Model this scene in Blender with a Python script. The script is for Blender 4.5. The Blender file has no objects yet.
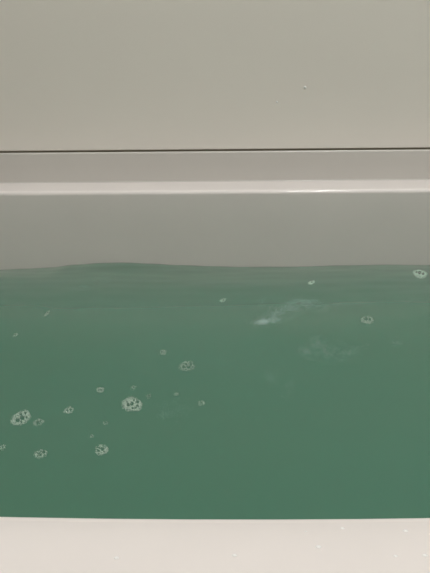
import bpy, bmesh, math, random
from mathutils import Vector, Matrix, Euler, noise

# ------------------------------------------------------------------ camera
S = bpy.context.scene
C = S.collection
W_PX, H_PX, F_PX = 430.0, 573.0, 750.0
PITCH, YAW, ROLL = math.radians(14.0), math.radians(1.16), math.radians(-0.55)
RIM_Z = 0.45                       # height of the tub rim above the washing floor
CAM = Vector((0.0, 0.0, RIM_Z + 0.092))
ROT = (Matrix.Rotation(YAW, 3, 'Z') @ Matrix.Rotation(math.pi / 2 - PITCH, 3, 'X')
       @ Matrix.Rotation(ROLL, 3, 'Z'))
cd = bpy.data.cameras.new('camera')
cam = bpy.data.objects.new('camera', cd)
C.objects.link(cam)
cd.sensor_fit = 'HORIZONTAL'
cd.sensor_width = 36.0
cd.lens = F_PX / W_PX * 36.0
cd.clip_start = 0.01
cam.matrix_world = Matrix.Translation(CAM) @ ROT.to_4x4()
S.camera = cam

# ------------------------------------------------------------------ world, exposure
wd = bpy.data.worlds.new('world')
S.world = wd
wd.use_nodes = True
wd.node_tree.nodes['Background'].inputs[0].default_value = (0.5, 0.5, 0.48, 1)
wd.node_tree.nodes['Background'].inputs[1].default_value = 0.02
S.view_settings.view_transform = 'Standard'
S.view_settings.look = 'None'
S.view_settings.gamma = 1.0
S.view_settings.use_curve_mapping = False
S.view_settings.exposure = 0.0
LAMP_POS = (0.28, 0.35, 2.05)     # ceiling lamp of the bathroom
LAMP_STRENGTH = 124.0
LAMP_COLOR = (1.0, 0.98, 0.97)


def ray(px, py):
    d = ROT @ Vector(((px - W_PX / 2) / F_PX, -(py - H_PX / 2) / F_PX, -1.0))
    return d.normalized()


def on_z(px, py, z):
    d = ray(px, py)
    return CAM + d * ((z - CAM.z) / d.z)


def on_y(px, py, y):
    d = ray(px, py)
    return CAM + d * ((y - CAM.y) / d.y)


# ------------------------------------------------------------------ materials
def mat(name, color, rough=0.4, ior=1.5, spec=0.5, noise_amt=0.0, noise_scale=8.0,
        bump=0.0, bump_scale=200.0, trans=0.0, coat=0.0, sss=0.0, color2=None):
    m = bpy.data.materials.new(name)
    m.use_nodes = True
    nt = m.node_tree
    b = nt.nodes['Principled BSDF']
    b.inputs['Base Color'].default_value = (*color, 1)
    b.inputs['Roughness'].default_value = rough
    b.inputs['IOR'].default_value = ior
    b.inputs['Specular IOR Level'].default_value = spec
    b.inputs['Transmission Weight'].default_value = trans
    b.inputs['Coat Weight'].default_value = coat
    b.inputs['Coat Roughness'].default_value = 0.05
    if sss:
        b.inputs['Subsurface Weight'].default_value = sss
        b.inputs['Subsurface Radius'].default_value = (0.002, 0.004, 0.003)
    tc = nt.nodes.new('ShaderNodeTexCoord')
    if noise_amt or color2:
        n = nt.nodes.new('ShaderNodeTexNoise')
        n.inputs['Scale'].default_value = noise_scale
        n.inputs['Detail'].default_value = 4
        nt.links.new(tc.outputs['Object'], n.inputs['Vector'])
        r = nt.nodes.new('ShaderNodeValToRGB')
        c2 = color2 or tuple(c * (1 - noise_amt) for c in color)
        r.color_ramp.elements[0].position = 0.3
        r.color_ramp.elements[1].position = 0.7
        r.color_ramp.elements[0].color = (*c2, 1)
        r.color_ramp.elements[1].color = (*color, 1)
        nt.links.new(n.outputs['Fac'], r.inputs['Fac'])
        nt.links.new(r.outputs['Color'], b.inputs['Base Color'])
    if bump:
        n2 = nt.nodes.new('ShaderNodeTexNoise')
        n2.inputs['Scale'].default_value = bump_scale
        n2.inputs['Detail'].default_value = 2
        nt.links.new(tc.outputs['Object'], n2.inputs['Vector'])
        bp = nt.nodes.new('ShaderNodeBump')
        bp.inputs['Strength'].default_value = bump
        bp.inputs['Distance'].default_value = 0.001
        nt.links.new(n2.outputs['Fac'], bp.inputs['Height'])
        nt.links.new(bp.outputs['Normal'], b.inputs['Normal'])
    return m


M = {}
M['tub'] = mat('tub_acrylic', (0.79, 0.755, 0.738), rough=0.5, noise_amt=0.035, noise_scale=14,
               coat=0.35, bump=0.05, bump_scale=60)
M['panel'] = mat('wall_panel', (0.835, 0.805, 0.755), rough=0.42, noise_amt=0.03, noise_scale=5,
                 bump=0.05, bump_scale=120)
M['flange'] = mat('tub_flange', (0.60, 0.59, 0.56), rough=0.5, noise_amt=0.03, noise_scale=14, coat=0.35)
M['wall'] = mat('plain_wall', (0.55, 0.53, 0.48), rough=0.5, noise_amt=0.03)
M['ceiling'] = mat('ceiling_panel', (0.80, 0.78, 0.73), rough=0.5, noise_amt=0.02)
M['floor'] = mat('washing_floor', (0.45, 0.44, 0.41), rough=0.55, noise_amt=0.1, noise_scale=30)
M['gasket'] = mat('rubber_gasket', (0.27, 0.24, 0.18), rough=0.7, noise_amt=0.2)
M['water'] = mat('green_bath_water', (0.042, 0.158, 0.105), rough=0.115, ior=1.5, spec=0.5,
                 noise_scale=5.0, color2=(0.045, 0.154, 0.099), bump=0.02, bump_scale=20)
M['foam'] = mat('fine_foam', (0.70, 0.85, 0.75), rough=0.35, ior=1.33, noise_amt=0.1, noise_scale=300)
M['foam_and_glint'] = mat('foam_and_glint_beads', (0.52, 0.70, 0.67), rough=0.4, ior=1.33, noise_amt=0.1, noise_scale=200)  # real fine foam, and beads that paint highlights on the water


def thin_film(name, ior, rough, milk, milk_color):
    """clear wet skin: mirror by Fresnel, otherwise see-through, with a little milky scatter"""
    m = bpy.data.materials.new(name)
    m.use_nodes = True
    nt = m.node_tree
    nt.nodes.clear()
    N, L = nt.nodes.new, nt.links.new
    out, tr, gl, df = N('ShaderNodeOutputMaterial'), N('ShaderNodeBsdfTransparent'), N('ShaderNodeBsdfGlossy'), N('ShaderNodeBsdfDiffuse')
    m1, m2, fr = N('ShaderNodeMixShader'), N('ShaderNodeMixShader'), N('ShaderNodeFresnel')
    tc, ns, mr = N('ShaderNodeTexCoord'), N('ShaderNodeTexNoise'), N('ShaderNodeMapRange')
    fr.inputs['IOR'].default_value = ior
    gl.inputs['Roughness'].default_value = rough
    df.inputs['Color'].default_value = (*milk_color, 1)
    ns.inputs['Scale'].default_value = 2.0
    mr.inputs['To Min'].default_value = milk * 0.7
    mr.inputs['To Max'].default_value = milk * 1.3
    L(tc.outputs['Object'], ns.inputs['Vector'])
    L(ns.outputs['Fac'], mr.inputs['Value'])
    L(mr.outputs['Result'], m1.inputs['Fac'])
    L(tr.outputs[0], m1.inputs[1])
    L(df.outputs[0], m1.inputs[2])
    L(fr.outputs[0], m2.inputs['Fac'])
    L(m1.outputs[0], m2.inputs[1])
    L(gl.outputs[0], m2.inputs[2])
    L(m2.outputs[0], out.inputs['Surface'])
    return m


M['film'] = thin_film('soap_film', 1.33, 0.05, 0.025, (0.85, 0.95, 0.9))
M['drop'] = thin_film('sparkle_white_drop', 1.33, 0.2, 0.95, (0.97, 0.97, 0.97))  # near-white scatter paints the lamp's sparkle into clear water drops
M['metal'] = mat('lamp_base', (0.75, 0.75, 0.75), rough=0.35, noise_amt=0.03)
me_ = bpy.data.materials.new('lamp_glow')
me_.use_nodes = True
_b = me_.node_tree.nodes['Principled BSDF']
_b.inputs['Base Color'].default_value = (0.9, 0.88, 0.82, 1)
_b.inputs['Emission Color'].default_value = (*LAMP_COLOR, 1)
_b.inputs['Emission Strength'].default_value = LAMP_STRENGTH
M['glow'] = me_


# ------------------------------------------------------------------ helpers
def mesh_obj(name, verts, faces, m, parent=None, smooth=True):
    me = bpy.data.meshes.new(name)
    me.from_pydata(verts, [], faces)
    me.validate()
    me.update()
    if smooth:
        me.polygons.foreach_set('use_smooth', [True] * len(me.polygons))
    me.materials.append(M[m])
    o = bpy.data.objects.new(name, me)
    C.objects.link(o)
    if parent:
        o.parent = parent
    return o


def fix_normals(o):
    bm = bmesh.new()
    bm.from_mesh(o.data)
    bmesh.ops.recalc_face_normals(bm, faces=bm.faces)
    bm.to_mesh(o.data)
    bm.free()


def box(name, lo, hi, m, parent=None):
    x0, y0, z0 = lo
    x1, y1, z1 = hi
    v = [(x0, y0, z0), (x1, y0, z0), (x1, y1, z0), (x0, y1, z0),
         (x0, y0, z1), (x1, y0, z1), (x1, y1, z1), (x0, y1, z1)]
    f = [(0, 3, 2, 1), (4, 5, 6, 7), (0, 1, 5, 4), (1, 2, 6, 5), (2, 3, 7, 6), (3, 0, 4, 7)]
    return mesh_obj(name, v, f, m, parent, smooth=False)


def tag(o, label, cat, group=None):
    o['label'] = label
    o['category'] = cat
    if group:
        o['group'] = group
    return o


def empty(name, loc, label, cat, group=None):
    o = bpy.data.objects.new(name, None)
    o.empty_display_size = 0.01
    o.location = loc
    C.objects.link(o)
    return tag(o, label, cat, group)


def structure(o):
    o['kind'] = 'structure'
    return o


# ------------------------------------------------------------------ room
X0, X1 = -0.78, 1.08            # side walls
Y_BACK, Y_FRONT = 0.8695, -0.80  # wall behind the tub, wall behind the photographer
Z_CEIL = 2.06
PANEL_Z = RIM_Z + 0.0367        # lower edge of the wall panel
T = 0.04
structure(box('floor', (X0, Y_FRONT, -0.05), (X1, Y_BACK + T, 0.0), 'floor'))
structure(box('ceiling', (X0 - T, Y_FRONT - T, Z_CEIL), (X1 + T, Y_BACK + T, Z_CEIL + 0.05), 'ceiling'))
structure(box('wall_left', (X0 - T, Y_FRONT, -0.05), (X0, Y_BACK + T, Z_CEIL), 'wall'))
structure(box('wall_right', (X1, Y_FRONT, -0.05), (X1 + T, Y_BACK + T, Z_CEIL), 'wall'))
structure(box('wall_front', (X0 - T, Y_FRONT - T, -0.05), (X1 + T, Y_FRONT, Z_CEIL), 'wall'))
wb = structure(box('wall_back', (X0, Y_BACK + 0.001, PANEL_Z), (X1, Y_BACK + T, Z_CEIL), 'panel'))
bv = wb.modifiers.new('edge', 'BEVEL')
bv.width = 0.0012
bv.segments = 3
structure(box('trim_1', (X0, Y_BACK + 0.0035, PANEL_Z - 0.0024), (X1, Y_BACK + T, PANEL_Z), 'gasket'))

# ------------------------------------------------------------------ bathtub
IX0, IX1 = -0.62, 0.92           # basin length
YF0, YB0 = 0.1770, 0.789         # basin edges at rim height
BOW = 0.022                      # the long front edge bulges towards the washing floor
XC = 0.0
CR = 0.13


def corner(x, x0, x1, r):
    if x < x0 + r:
        t = x0 + r - x
    elif x > x1 - r:
        t = x - (x1 - r)
    else:
        return 0.0
    return r - math.sqrt(max(r * r - t * t, 0.0))


def bow(x):
    return BOW * math.exp(-((x - XC) / 0.25) ** 2)


def xs(n, x0, x1, r):
    out = []
    k = 12
    for i in range(k):
        out.append(x0 + r * (1 - math.cos(math.pi / 2 * i / k)))
    for i in range(n + 1):
        out.append(x0 + r + (x1 - x0 - 2 * r) * i / n)
    for i in range(1, k + 1):
        out.append(x1 - r + r * math.sin(math.pi / 2 * i / k))
    return out


def loop(ins, z, n=64, bowk=1.0, yf=None, yb=None, x0=None, x1=None, r=None):
    x0 = (IX0 if x0 is None else x0) + ins
    x1 = (IX1 if x1 is None else x1) - ins
    r = max((CR if r is None else r) - ins * 0.5, 0.02)
    f = (YF0 if yf is None else yf) + ins
    b = (YB0 if yb is None else yb) - ins
    X = xs(n, x0, x1, r)
    front = [(x, f - bow(x) * bowk + corner(x, x0, x1, r), z) for x in X]
    back = [(x, b - corner(x, x0, x1, r), z) for x in reversed(X)]
    return front + back


def loft(loops, close=True):
    v, f = [], []
    n = len(loops[0])
    for L in loops:
        v += L
    for k in range(len(loops) - 1):
        for i in range(n):
            j = (i + 1) % n
            f.append((k * n + i, k * n + j, (k + 1) * n + j, (k + 1) * n + i))
    return v, f


tub = empty('bathtub', (0.15, 0.4, 0.0),
            'off-white moulded bathtub filled with green water against the wall panel', 'bathtub')


def tub_part(name, v, f, m='tub'):
    o = mesh_obj(name, [(x - 0.15, y - 0.4, z) for x, y, z in v], f, m, tub)
    fix_normals(o)
    return o


def inset_at(depth):              # wall draft of the basin
    return 0.005 + 0.050 * depth


BOT = 0.04
FR = 0.005                        # lip fillet
prof = []
for i in range(7):
    a = math.pi / 2 * i / 6
    prof.append((FR * math.sin(a), RIM_Z - FR * (1 - math.cos(a))))
for d in (0.03, 0.07, 0.12, 0.18, 0.24, 0.29):
    prof.append((inset_at(d), RIM_Z - d))
i0 = inset_at(0.30)
for i in range(1, 8):
    a = math.pi / 2 * i / 7
    prof.append((i0 + 0.10 * (1 - math.cos(a)), RIM_Z - 0.30 - (RIM_Z - 0.30 - BOT) * math.sin(a)))
loops = [loop(a, z) for a, z in prof]
HALF = len(loops[0]) // 2
SHOULDER = 0.003                  # the front rim falls away gently towards the water


def shoulder(L, k):
    return [(p[0], p[1], p[2] - SHOULDER * k) if i < HALF else p for i, p in enumerate(L)]


loops = [shoulder(L, max(0.0, 1 - (RIM_Z - z) / 0.06)) for L, (a, z) in zip(loops, prof)]
v, f = loft(loops)
n = len(loops[0])
base = len(v) - n
f.append(tuple(base + i for i in range(n)))
tub_part('basin', v, f)

# flat rim around the basin, with a gently crowned front and a rolled outer edge
OX0, OX1, OYF, OYB = X0 + 0.008, X1 - 0.008, 0.124, Y_BACK


def lerp_loop(A, B, t, dz=0.0):
    return [tuple(a + (b - a) * t for a, b in zip(p, q))[:2] + (p[2] + dz,) for p, q in zip(A, B)]


inner = loop(0.0, RIM_Z)
outer = loop(0.0, RIM_Z, yf=OYF, yb=OYB, x0=OX0, x1=OX1, r=0.02)
rl = [shoulder(inner, 1.0)]
for t in (0.03, 0.07, 0.11, 0.16, 0.22, 0.28, 0.34, 0.5, 0.7, 0.86):
    rl.append(shoulder(lerp_loop(inner, outer, t), max(0.0, 1 - t / 0.36) ** 2))
for i in range(6):
    a = math.pi / 2 * i / 5
    rl.append([(x, y, z) for x, y, z in lerp_loop(inner, outer, 0.86 + 0.14 * math.sin(a), -0.010 * (1 - math.cos(a)))])
# only the front outer edge rolls down; keep the back of the deck flat
nn = len(inner) // 2
for k in range(len(rl)):
    rl[k] = [p if i < nn else (p[0], p[1], RIM_Z) for i, p in enumerate(rl[k])]
v, f = loft(rl)
tub_part('rim', v, f)

# front apron hanging from the rolled edge to the floor
edge = rl[-1][:nn]
v, f = [], []
for z in (None, RIM_Z - 0.05, RIM_Z - 0.2, 0.002):
    for p in edge:
        v.append((p[0], p[1] + (0.0 if z is None else 0.004), p[2] if z is None else z))
for k in range(3):
    for i in range(nn - 1):
        f.append((k * nn + i, k * nn + i + 1, (k + 1) * nn + i + 1, (k + 1) * nn + i))
tub_part('apron', v, f)

# upstand: flange between the rim and the wall panel
UP = RIM_Z + 0.0345
cs = []
for i in range(6):                # concave cove at the foot
    a = math.pi / 2 * i / 5
    cs.append((Y_BACK - 0.0015 + 0.0015 * math.sin(a), RIM_Z + 0.0002 + 0.0015 * (1 - math.cos(a))))
cs.append((Y_BACK, RIM_Z + 0.02))
for i in range(6):
    a = math.pi / 2 * i / 5
    cs.append((Y_BACK + 0.0022 * (1 - math.cos(a)), UP - 0.0022 + 0.0022 * math.sin(a)))
cs.append((Y_BACK + 0.012, UP))
v, f = [], []
NX = 24
for k in range(NX + 1):
    x = OX0 + (OX1 - OX0) * k / NX
    for y, z in cs:
        v.append((x, y, z))
nc = len(cs)
for k in range(NX):
    for i in range(nc - 1):
        f.append((k * nc + i, (k + 1) * nc + i, (k + 1) * nc + i + 1, k * nc + i + 1))
tub_part('upstand', v, f, 'flange')

# ------------------------------------------------------------------ water
WZ = RIM_Z - 0.080                # still level
Y_FAR = YB0 - inset_at(0.080)
# height of the water line along the far tub wall, read where it touches the wall
LINE = [(-40, 271), (0, 270), (25, 269), (50, 267.6), (75, 264.6), (100, 262.8), (125, 262.4), (150, 263.3),
        (180, 264.9), (215, 266.3), (245, 267), (290, 266.8), (340, 265.3), (385, 264.8), (430, 265.2), (470, 265.6)]
pts = [on_y(px, py, Y_FAR) for px, py in LINE]
far_x = [p.x for p in pts]
far_z = [p.z - WZ for p in pts]


def far_profile(x):
    if x <= far_x[0]:
        return far_z[0] * math.exp(-((far_x[0] - x) / 0.08) ** 2)
    if x >= far_x[-1]:
        return far_z[-1] * math.exp(-((x - far_x[-1]) / 0.08) ** 2)
    for i in range(len(far_x) - 1):
        if far_x[i] <= x <= far_x[i + 1]:
            t = (x - far_x[i]) / (far_x[i + 1] - far_x[i])
            t = t * t * (3 - 2 * t)
            return far_z[i] + (far_z[i + 1] - far_z[i]) * t
    return 0.0




def slosh(x):                     # the water stands a little higher in mid-tub than at the far wall
    return 0.0110 + 0.0040 * (1 - math.exp(-((x + 0.02) / 0.17) ** 2))


def wave(x, y):
    d = Y_FAR - y
    w = far_profile(x) * math.exp(-(max(d, 0) / 0.055) ** 2)
    w += slosh(x) * (math.sin(math.pi / 2 * max(d, 0) / 0.19) if d < 0.19 else math.exp(-((d - 0.19) / 0.15) ** 2))
    amp = 0.00035 * math.exp(-((d - 0.08) / 0.12) ** 2) + 0.0004
    w += amp * noise.noise(Vector((x * 11.0 + 3.1, y * 17.0, 0.4)))
    w += 0.35 * amp * noise.noise(Vector((x * 30.0, y * 44.0, 1.7)))
    return w


def water_edges(x, ins):
    x0, x1, r = IX0 + ins, IX1 - ins, CR - ins * 0.5
    c = corner(x, x0, x1, r)
    return YF0 + ins - bow(x) + c, YB0 - ins - c


WI = inset_at(0.080) + 0.0002
WX = xs(240, IX0 + WI, IX1 - WI, CR - WI * 0.5)
NY = 150
v, f = [], []
for x in WX:
    a, b = water_edges(x, WI)
    for j in range(NY + 1):
        t = j / NY
        y = a + (b - a) * t
        v.append((x, y, wave(x, y)))
ncol = NY + 1
for i in range(len(WX) - 1):
    for j in range(NY):
        f.append((i * ncol + j, (i + 1) * ncol + j, (i + 1) * ncol + j + 1, i * ncol + j + 1))
# sides and floor of the body of water
per = [i * ncol for i in range(len(WX))] + [i * ncol + NY for i in reversed(range(len(WX)))]
DI = inset_at(0.28) + 0.001
lowx = xs(240, IX0 + DI, IX1 - DI, CR - DI * 0.5)
s = len(v)
for x in lowx:
    v.append((x, water_edges(x, DI)[0], RIM_Z - 0.28 - WZ))
for x in reversed(lowx):
    v.append((x, water_edges(x, DI)[1], RIM_Z - 0.28 - WZ))
npz = len(per)
for i in range(npz):
    j = (i + 1) % npz
    f.append((per[i], s + i, s + j, per[j]))
f.append(tuple(s + i for i in range(npz)))
v = [(x - 0.15, y - 0.4, z) for x, y, z in v]
water = mesh_obj('bath_water', v, f, 'water')
water.location = (0.15, 0.4, WZ)
fix_normals(water)
tag(water, 'opaque green bath water with a rippled surface filling the tub', 'water')


def on_water(px, py):
    z = WZ
    p = on_z(px, py, z)
    for _ in range(14):
        z = WZ + wave(p.x, min(p.y, Y_FAR))
        p = on_z(px, py, z)
    return p


# ------------------------------------------------------------------ foam
OCT = [(1, 0, 0), (-1, 0, 0), (0, 1, 0), (0, -1, 0), (0, 0, 1), (0, 0, -1)]
OCF = [(0, 2, 4), (2, 1, 4), (1, 3, 4), (3, 0, 4), (2, 0, 5), (1, 2, 5), (3, 1, 5), (0, 3, 5)]


def beads(name, items, m, parent=None):
    """many tiny foam or glint beads as one mesh; items = (x, y, z, r)"""
    v, f = [], []
    for x, y, z, r in items:
        s = len(v)
        v += [(x + a * r, y + b * r, z + c * r * 0.8) for a, b, c in OCT]
        f += [tuple(s + i for i in t) for t in OCF]
    o = mesh_obj(name, v, f, m, parent)
    o['kind'] = 'stuff'
    return o


def dome_mesh(name, r, m, thick=None, flat=0.8, seg=14, rings=5):
    v, f = [], []

    def shell(rad, rev):
        s = len(v)
        for k in range(rings):
            a = math.pi / 2 * k / rings
            for i in range(seg):
                t = 2 * math.pi * i / seg
                v.append((rad * math.cos(a) * math.cos(t), rad * math.cos(a) * math.sin(t), rad * flat * math.sin(a)))
        v.append((0, 0, rad * flat))
        for k in range(rings - 1):
            for i in range(seg):
                j = (i + 1) % seg
                q = (s + k * seg + i, s + k * seg + j, s + (k + 1) * seg + j, s + (k + 1) * seg + i)
                f.append(q[::-1] if rev else q)
        top = s + rings * seg
        for i in range(seg):
            j = (i + 1) % seg
            q = (s + (rings - 1) * seg + i, s + (rings - 1) * seg + j, top)
            f.append(q[::-1] if rev else q)
        return s
    a = shell(r, False)
    if thick:
        b = shell(r - thick, True)
        for i in range(seg):
            j = (i + 1) % seg
            f.append((a + j, a + i, b + i, b + j))
    me = bpy.data.meshes.new(name)
    me.from_pydata(v, [], f)
    me.update()
    me.polygons.foreach_set('use_smooth', [True] * len(me.polygons))
    me.materials.append(M[m])
    return me


BUB = dome_mesh('bubble', 1.0, 'film')


def foam_raft(px, py, w_px, h_px, tilt, holes, label, seed, density=1.0, bead=0.00020):
    """raft of froth on the water: beads of fine foam around clear bubbles.
    w_px, h_px: size in the picture, turned into metres on the water plane.
    holes: (u, v, r) of the clear bubbles as fractions of the half axes."""
    rnd = random.Random(seed)
    p = on_water(px, py)
    pr = on_water(px + w_px / 2 * math.cos(tilt), py - w_px / 2 * math.sin(tilt))
    pu = on_water(px - h_px / 2 * math.sin(tilt), py - h_px / 2 * math.cos(tilt))
    A, B = (pr - p), (pu - p)
    A.z = B.z = 0
    root = empty('foam_raft', (p.x, p.y, WZ + wave(p.x, p.y)), label, 'foam', 'rafts of froth on the green water')
    la, lb = A.length, B.length
    rm = math.sqrt(la * lb)

    def zat(x, y):
        return wave(p.x + x, p.y + y) - wave(p.x, p.y)
    hs = []
    m_px = la / (w_px / 2)                     # metres per pixel across the raft
    for (u, vv, r) in holes:
        q = A * u + B * vv
        hs.append((q.x, q.y, r * math.sqrt(w_px * h_px) / 2 * m_px * 0.9, u, vv, r * 0.9))
    items = []
    N = int(density * 1.5 * la * lb / (bead * bead))
    for _ in range(N):
        t = rnd.random() * 2 * math.pi
        rr = math.sqrt(rnd.random()) * 1.10
        if rr > 0.80 and rnd.random() < (rr - 0.80) / 0.32:
            continue
        wob = 1 + 0.04 * math.sin(3 * t + seed) + 0.03 * math.sin(5 * t + 2 * seed)
        uu, vv = rr * wob * math.cos(t), rr * wob * math.sin(t)
        q = A * uu + B * vv
        k = w_px / h_px
        if any((uu - hu) ** 2 * k + (vv - hv) ** 2 / k < hr * hr for _x, _y, _r, hu, hv, hr in hs):
            if rnd.random() > 0.03:
                continue
        b = bead * rnd.uniform(0.6, 1.15)
        items.append((q.x, q.y, zat(q.x, q.y) + b * 0.35, b))
    beads('fine_froth', items, 'foam', root)
    for hx, hy, hr, _u, _v, _r in hs:
        o = bpy.data.objects.new('bubble', BUB)
        o.location = (hx, hy, zat(hx, hy) - 0.0001)
        o.scale = (hr, hr, hr * 0.8)
        o.parent = root
        C.objects.link(o)
    return root


R = math.radians
foam_raft(132, 404.5, 20, 14, R(-4),
          [(-0.38, -0.10, 0.24), (-0.02, 0.10, 0.24), (0.15, 0.62, 0.15), (0.52, 0.42, 0.22), (0.55, -0.15, 0.19),
           (0.35, -0.45, 0.13), (0.08, -0.52, 0.16), (-0.55, 0.35, 0.13)],
          'largest raft of froth, broad oval holding many clear bubbles', 3)
foam_raft(21, 418, 20, 12.5, R(28),
          [(-0.40, -0.05, 0.30), (0.12, -0.05, 0.33), (0.62, 0.35, 0.20), (0.15, 0.55, 0.20), (-0.15, -0.60, 0.16),
           (0.52, -0.30, 0.16)],
          'long slanted oval raft of froth with two dark central bubbles', 5, density=0.85)
foam_raft(38.6, 422.3, 11, 6.6, R(18), [(-0.15, 0.05, 0.50), (0.42, 0.20, 0.28)],
          'small ring of froth beside the long slanted raft', 7, density=0.55)
foam_raft(40.8, 454, 13, 8.5, R(12), [(-0.10, -0.10, 0.34), (0.50, 0.30, 0.34), (-0.45, 0.35, 0.20), (0.20, 0.62, 0.2)],
          'froth raft open on one side, between the small ring and the tub rim', 9, density=0.6)
foam_raft(68.8, 410.3, 10, 6.2, R(14), [(-0.30, 0.00, 0.36), (0.38, 0.15, 0.34)],
          'small oval froth raft midway between the largest and the slanted raft', 11, density=0.7)
foam_raft(100.3, 390, 8, 5.4, R(10), [(0.15, -0.05, 0.34), (-0.40, 0.10, 0.25)],
          'tiny froth raft between the largest raft and the far tub wall', 13, density=0.65)
foam_raft(101.5, 450, 13, 10, R(14), [(-0.48, 0.0, 0.27), (0.15, 0.15, 0.36), (-0.30, 0.55, 0.18), (0.30, -0.45, 0.16)],
          'round froth raft with one big and one small dark bubble', 15, density=0.8)
foam_raft(187, 366.3, 15.5, 9.6, R(6), [(-0.45, -0.05, 0.27), (0.20, -0.20, 0.30), (0.55, 0.40, 0.24), (-0.10, 0.45, 0.24)],
          'pale thin froth raft of even small bubbles, alone in mid-water', 17, density=0.42)
foam_raft(163.2, 352.4, 7.2, 5.6, 0, [(-0.35, 0.2, 0.34)],
          'faint round speck of froth beyond the pale thin raft', 19, density=0.4)
foam_raft(201.3, 403.2, 6.8, 5.2, 0, [(0.1, 0.1, 0.25)],
          'dense round dot of froth with no visible bubbles', 21, density=0.45)
foam_raft(367.2, 320, 13, 7.6, R(-4), [(-0.20, 0.28, 0.42), (0.40, 0.25, 0.30)],
          'bowl-shaped froth ring with a bright lower edge near the swirl', 23, density=0.55)
foam_raft(420, 273.6, 14, 7.2, R(-10), [(-0.10, 0.25, 0.33), (0.45, 0.10, 0.26), (-0.55, 0.2, 0.2)],
          'oval froth raft nearly touching the far tub wall', 25, density=0.32)
foam_raft(2.5, 447.3, 7, 5, R(30), [(0.0, 0.0, 0.22)],
          'blurry speck of froth near the open-sided raft', 27, density=0.4)
FLECKS = [
    (176.6, 394.6, 5.5, 3.6, 0.40, 'tiny fleck of froth between the largest raft and the dense round dot'),
    (105.8, 423.2, 5, 4, 0.32, 'tiny fleck of froth midway between the round raft and the largest raft'),
    (91.8, 436.3, 5, 3.2, 0.36, 'tiny fleck of froth close beside the round raft'),
    (311.5, 282.5, 7, 3.4, 0.32, 'small froth fleck between the bright swirl and the far tub wall'),
    (223, 300.3, 7, 3.4, 0.34, 'small froth fleck between the bright swirl and the smear under the wave crest'),
    (148.8, 396.3, 5.5, 4.5, 0.16, 'faint fleck of froth between the largest raft and its neighbouring haze'),
    (133.5, 388, 6.5, 4.5, 0.16, 'faint fleck of froth just beyond the largest raft'),
    (15.5, 335, 6, 3, 0.24, 'froth fleck in open water between the slanted raft and the wave crest'),
    (47, 313.5, 7, 2.6, 0.26, 'thin slanted froth fleck below the wave crest at the far wall'),
]
for k, (px, py, w, h, den, lab) in enumerate(FLECKS):
    foam_raft(px, py, w, h, 0.1 * k, [(0.1, 0.1, 0.3)], lab, 40 + k, density=den)


def wisp(strokes, label, seed, contrast=0.5, r=0.00011):
    """thin cloud of the finest beads, for drifting foam and for painted highlights; strokes = (px, py, half width px, half height px, tilt, count)"""
    rnd = random.Random(seed)
    items = []
    c = on_water(strokes[0][0], strokes[0][1])
    for px, py, hw, hh, tilt, cnt in strokes:
        cnt = int(cnt * 2.6)
        k = 0
        tries = 0
        while k < cnt and tries < cnt * 30:
            tries += 1
            a, b = rnd.gauss(0, 0.48), rnd.gauss(0, 0.48)
            if a * a + b * b > 1.4:
                continue
            x = px + a * hw * math.cos(tilt) + b * hh * math.sin(tilt)
            y = py - a * hw * math.sin(tilt) + b * hh * math.cos(tilt)
            nz = noise.noise(Vector((x * 0.10 + seed, y * 0.24, seed * 0.7))) + \
                0.6 * noise.noise(Vector((x * 0.25, y * 0.55 + seed, 2.0)))
            if rnd.random() > min(max(0.45 + contrast * nz, 0.03), 1.0):
                continue
            q = on_water(x, y)
            if q.y > Y_FAR - 0.0004:
                continue
            rr = r * rnd.uniform(0.6, 1.1)
            items.append((q.x - c.x, q.y - c.y, WZ + wave(q.x, q.y) - c.z + rr * 0.2, rr))
            k += 1
    o = beads('foam_and_glint_wisp', items, 'foam_and_glint')
    o.location = c
    tag(o, label, 'foam')
    return o


wisp([(265, 321.5, 13, 3.0, R(6), 1500), (272, 318, 20, 7, R(14), 700), (288, 310, 27, 9, R(18), 1700),
      (301, 303.5, 17, 4.5, R(6), 600), (318, 306, 12, 7, R(-10), 260), (262, 303, 6, 8, 0, 50)],
     'bright pale swirl of fine beads painting a reflected highlight on the green water', 2)  # beads paint the lip's highlight as mirrored in the ripples
wisp([(318, 343, 9, 7, R(-30), 260), (330, 352, 26, 12, R(-6), 480), (306, 352, 9, 6, R(-40), 190),
      (396, 343, 7, 3, 0, 35), (352, 352, 16, 6, R(20), 90)],
     'faint broken cloud of fine pale beads just short of the bright pale swirl', 6)
wisp([(104, 280, 14, 7, 0, 170), (85, 286, 14, 5, R(12), 130)],
     'faint foam smear under the crest of the wave at the far wall', 8)
wisp([(272, 377, 9, 9, 0, 45), (289, 390, 9, 12, 0, 25)],
     'barely visible foam haze in the open water before the swirl', 12, 0.15)
wisp([(172, 408, 22, 12, 0, 80), (165, 415, 8, 5, 0, 30)],
     'barely visible foam haze beside the largest froth raft', 14, 0.15)

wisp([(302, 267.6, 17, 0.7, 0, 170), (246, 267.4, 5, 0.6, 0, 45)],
     'thin broken line of pale beads painting the glint where the water meets the far tub wall', 16, 0.3)  # pale beads paint the specular glint of the meniscus

# ------------------------------------------------------------------ water drops
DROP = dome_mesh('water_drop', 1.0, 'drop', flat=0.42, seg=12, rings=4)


def drop(p, r, normal, label, group):
    o = bpy.data.objects.new('water_drop', DROP)
    o.rotation_euler = normal.to_track_quat('Z', 'Y').to_euler()
    o.location = p
    o.scale = (r, r, r * (1.9 if abs(normal.y) > 0.5 else 1.0))
    C.objects.link(o)
    tag(o, label, 'water drop', group)
    return o




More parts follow.
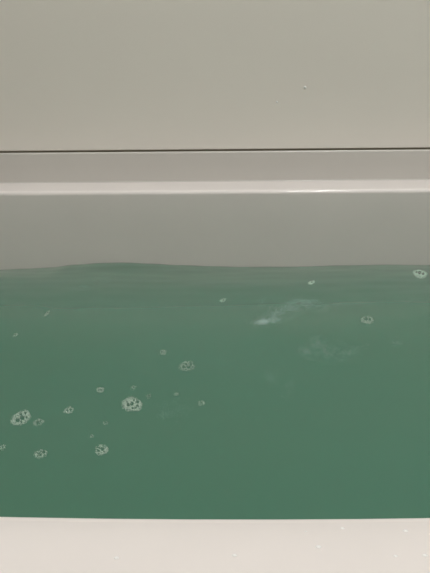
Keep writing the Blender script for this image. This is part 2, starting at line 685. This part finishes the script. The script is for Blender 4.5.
def on_rim(px, py):
    z = RIM_Z
    for _ in range(5):
        p = on_z(px, py, z)
        yi, yo = YF0 - bow(p.x), OYF - bow(p.x)
        z = RIM_Z - SHOULDER * max(0.0, 1 - (yi - p.y) / (yi - yo) / 0.36) ** 2
    p.z -= 0.00003
    return p


BACKN = Vector((0, -1, 0))
UPN = Vector((0, 0, 1))
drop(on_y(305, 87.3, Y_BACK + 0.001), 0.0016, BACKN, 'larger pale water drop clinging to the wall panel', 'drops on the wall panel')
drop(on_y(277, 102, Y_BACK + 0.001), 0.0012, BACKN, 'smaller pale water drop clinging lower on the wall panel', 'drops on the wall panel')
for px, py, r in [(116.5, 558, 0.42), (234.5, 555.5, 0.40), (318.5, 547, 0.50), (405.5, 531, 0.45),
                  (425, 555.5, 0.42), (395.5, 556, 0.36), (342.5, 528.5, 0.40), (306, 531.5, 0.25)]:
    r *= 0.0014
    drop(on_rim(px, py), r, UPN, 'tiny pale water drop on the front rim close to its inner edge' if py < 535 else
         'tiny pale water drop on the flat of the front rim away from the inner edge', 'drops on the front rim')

# ------------------------------------------------------------------ ceiling lamp
lamp = empty('ceiling_lamp', (LAMP_POS[0], LAMP_POS[1], Z_CEIL), 'round white ceiling lamp over the bathtub', 'lamp')


def disc(name, prof, m, seg=40):
    v, f = [], []
    for r, z in prof:
        for i in range(seg):
            t = 2 * math.pi * i / seg
            v.append((r * math.cos(t), r * math.sin(t), z))
    for k in range(len(prof) - 1):
        for i in range(seg):
            j = (i + 1) % seg
            f.append((k * seg + i, (k + 1) * seg + i, (k + 1) * seg + j, k * seg + j))
    f.append(tuple((len(prof) - 1) * seg + i for i in range(seg)))
    o = mesh_obj(name, v, f, m, lamp)
    fix_normals(o)
    return o


disc('base', [(0.125, 0.0), (0.125, -0.018), (0.118, -0.024), (0.10, -0.024)], 'metal')
disc('diffuser', [(0.108 * math.cos(a), -0.0245 - 0.045 * math.sin(a)) for a in
                  [math.pi / 2 * k / 8 for k in range(8)]], 'glow')
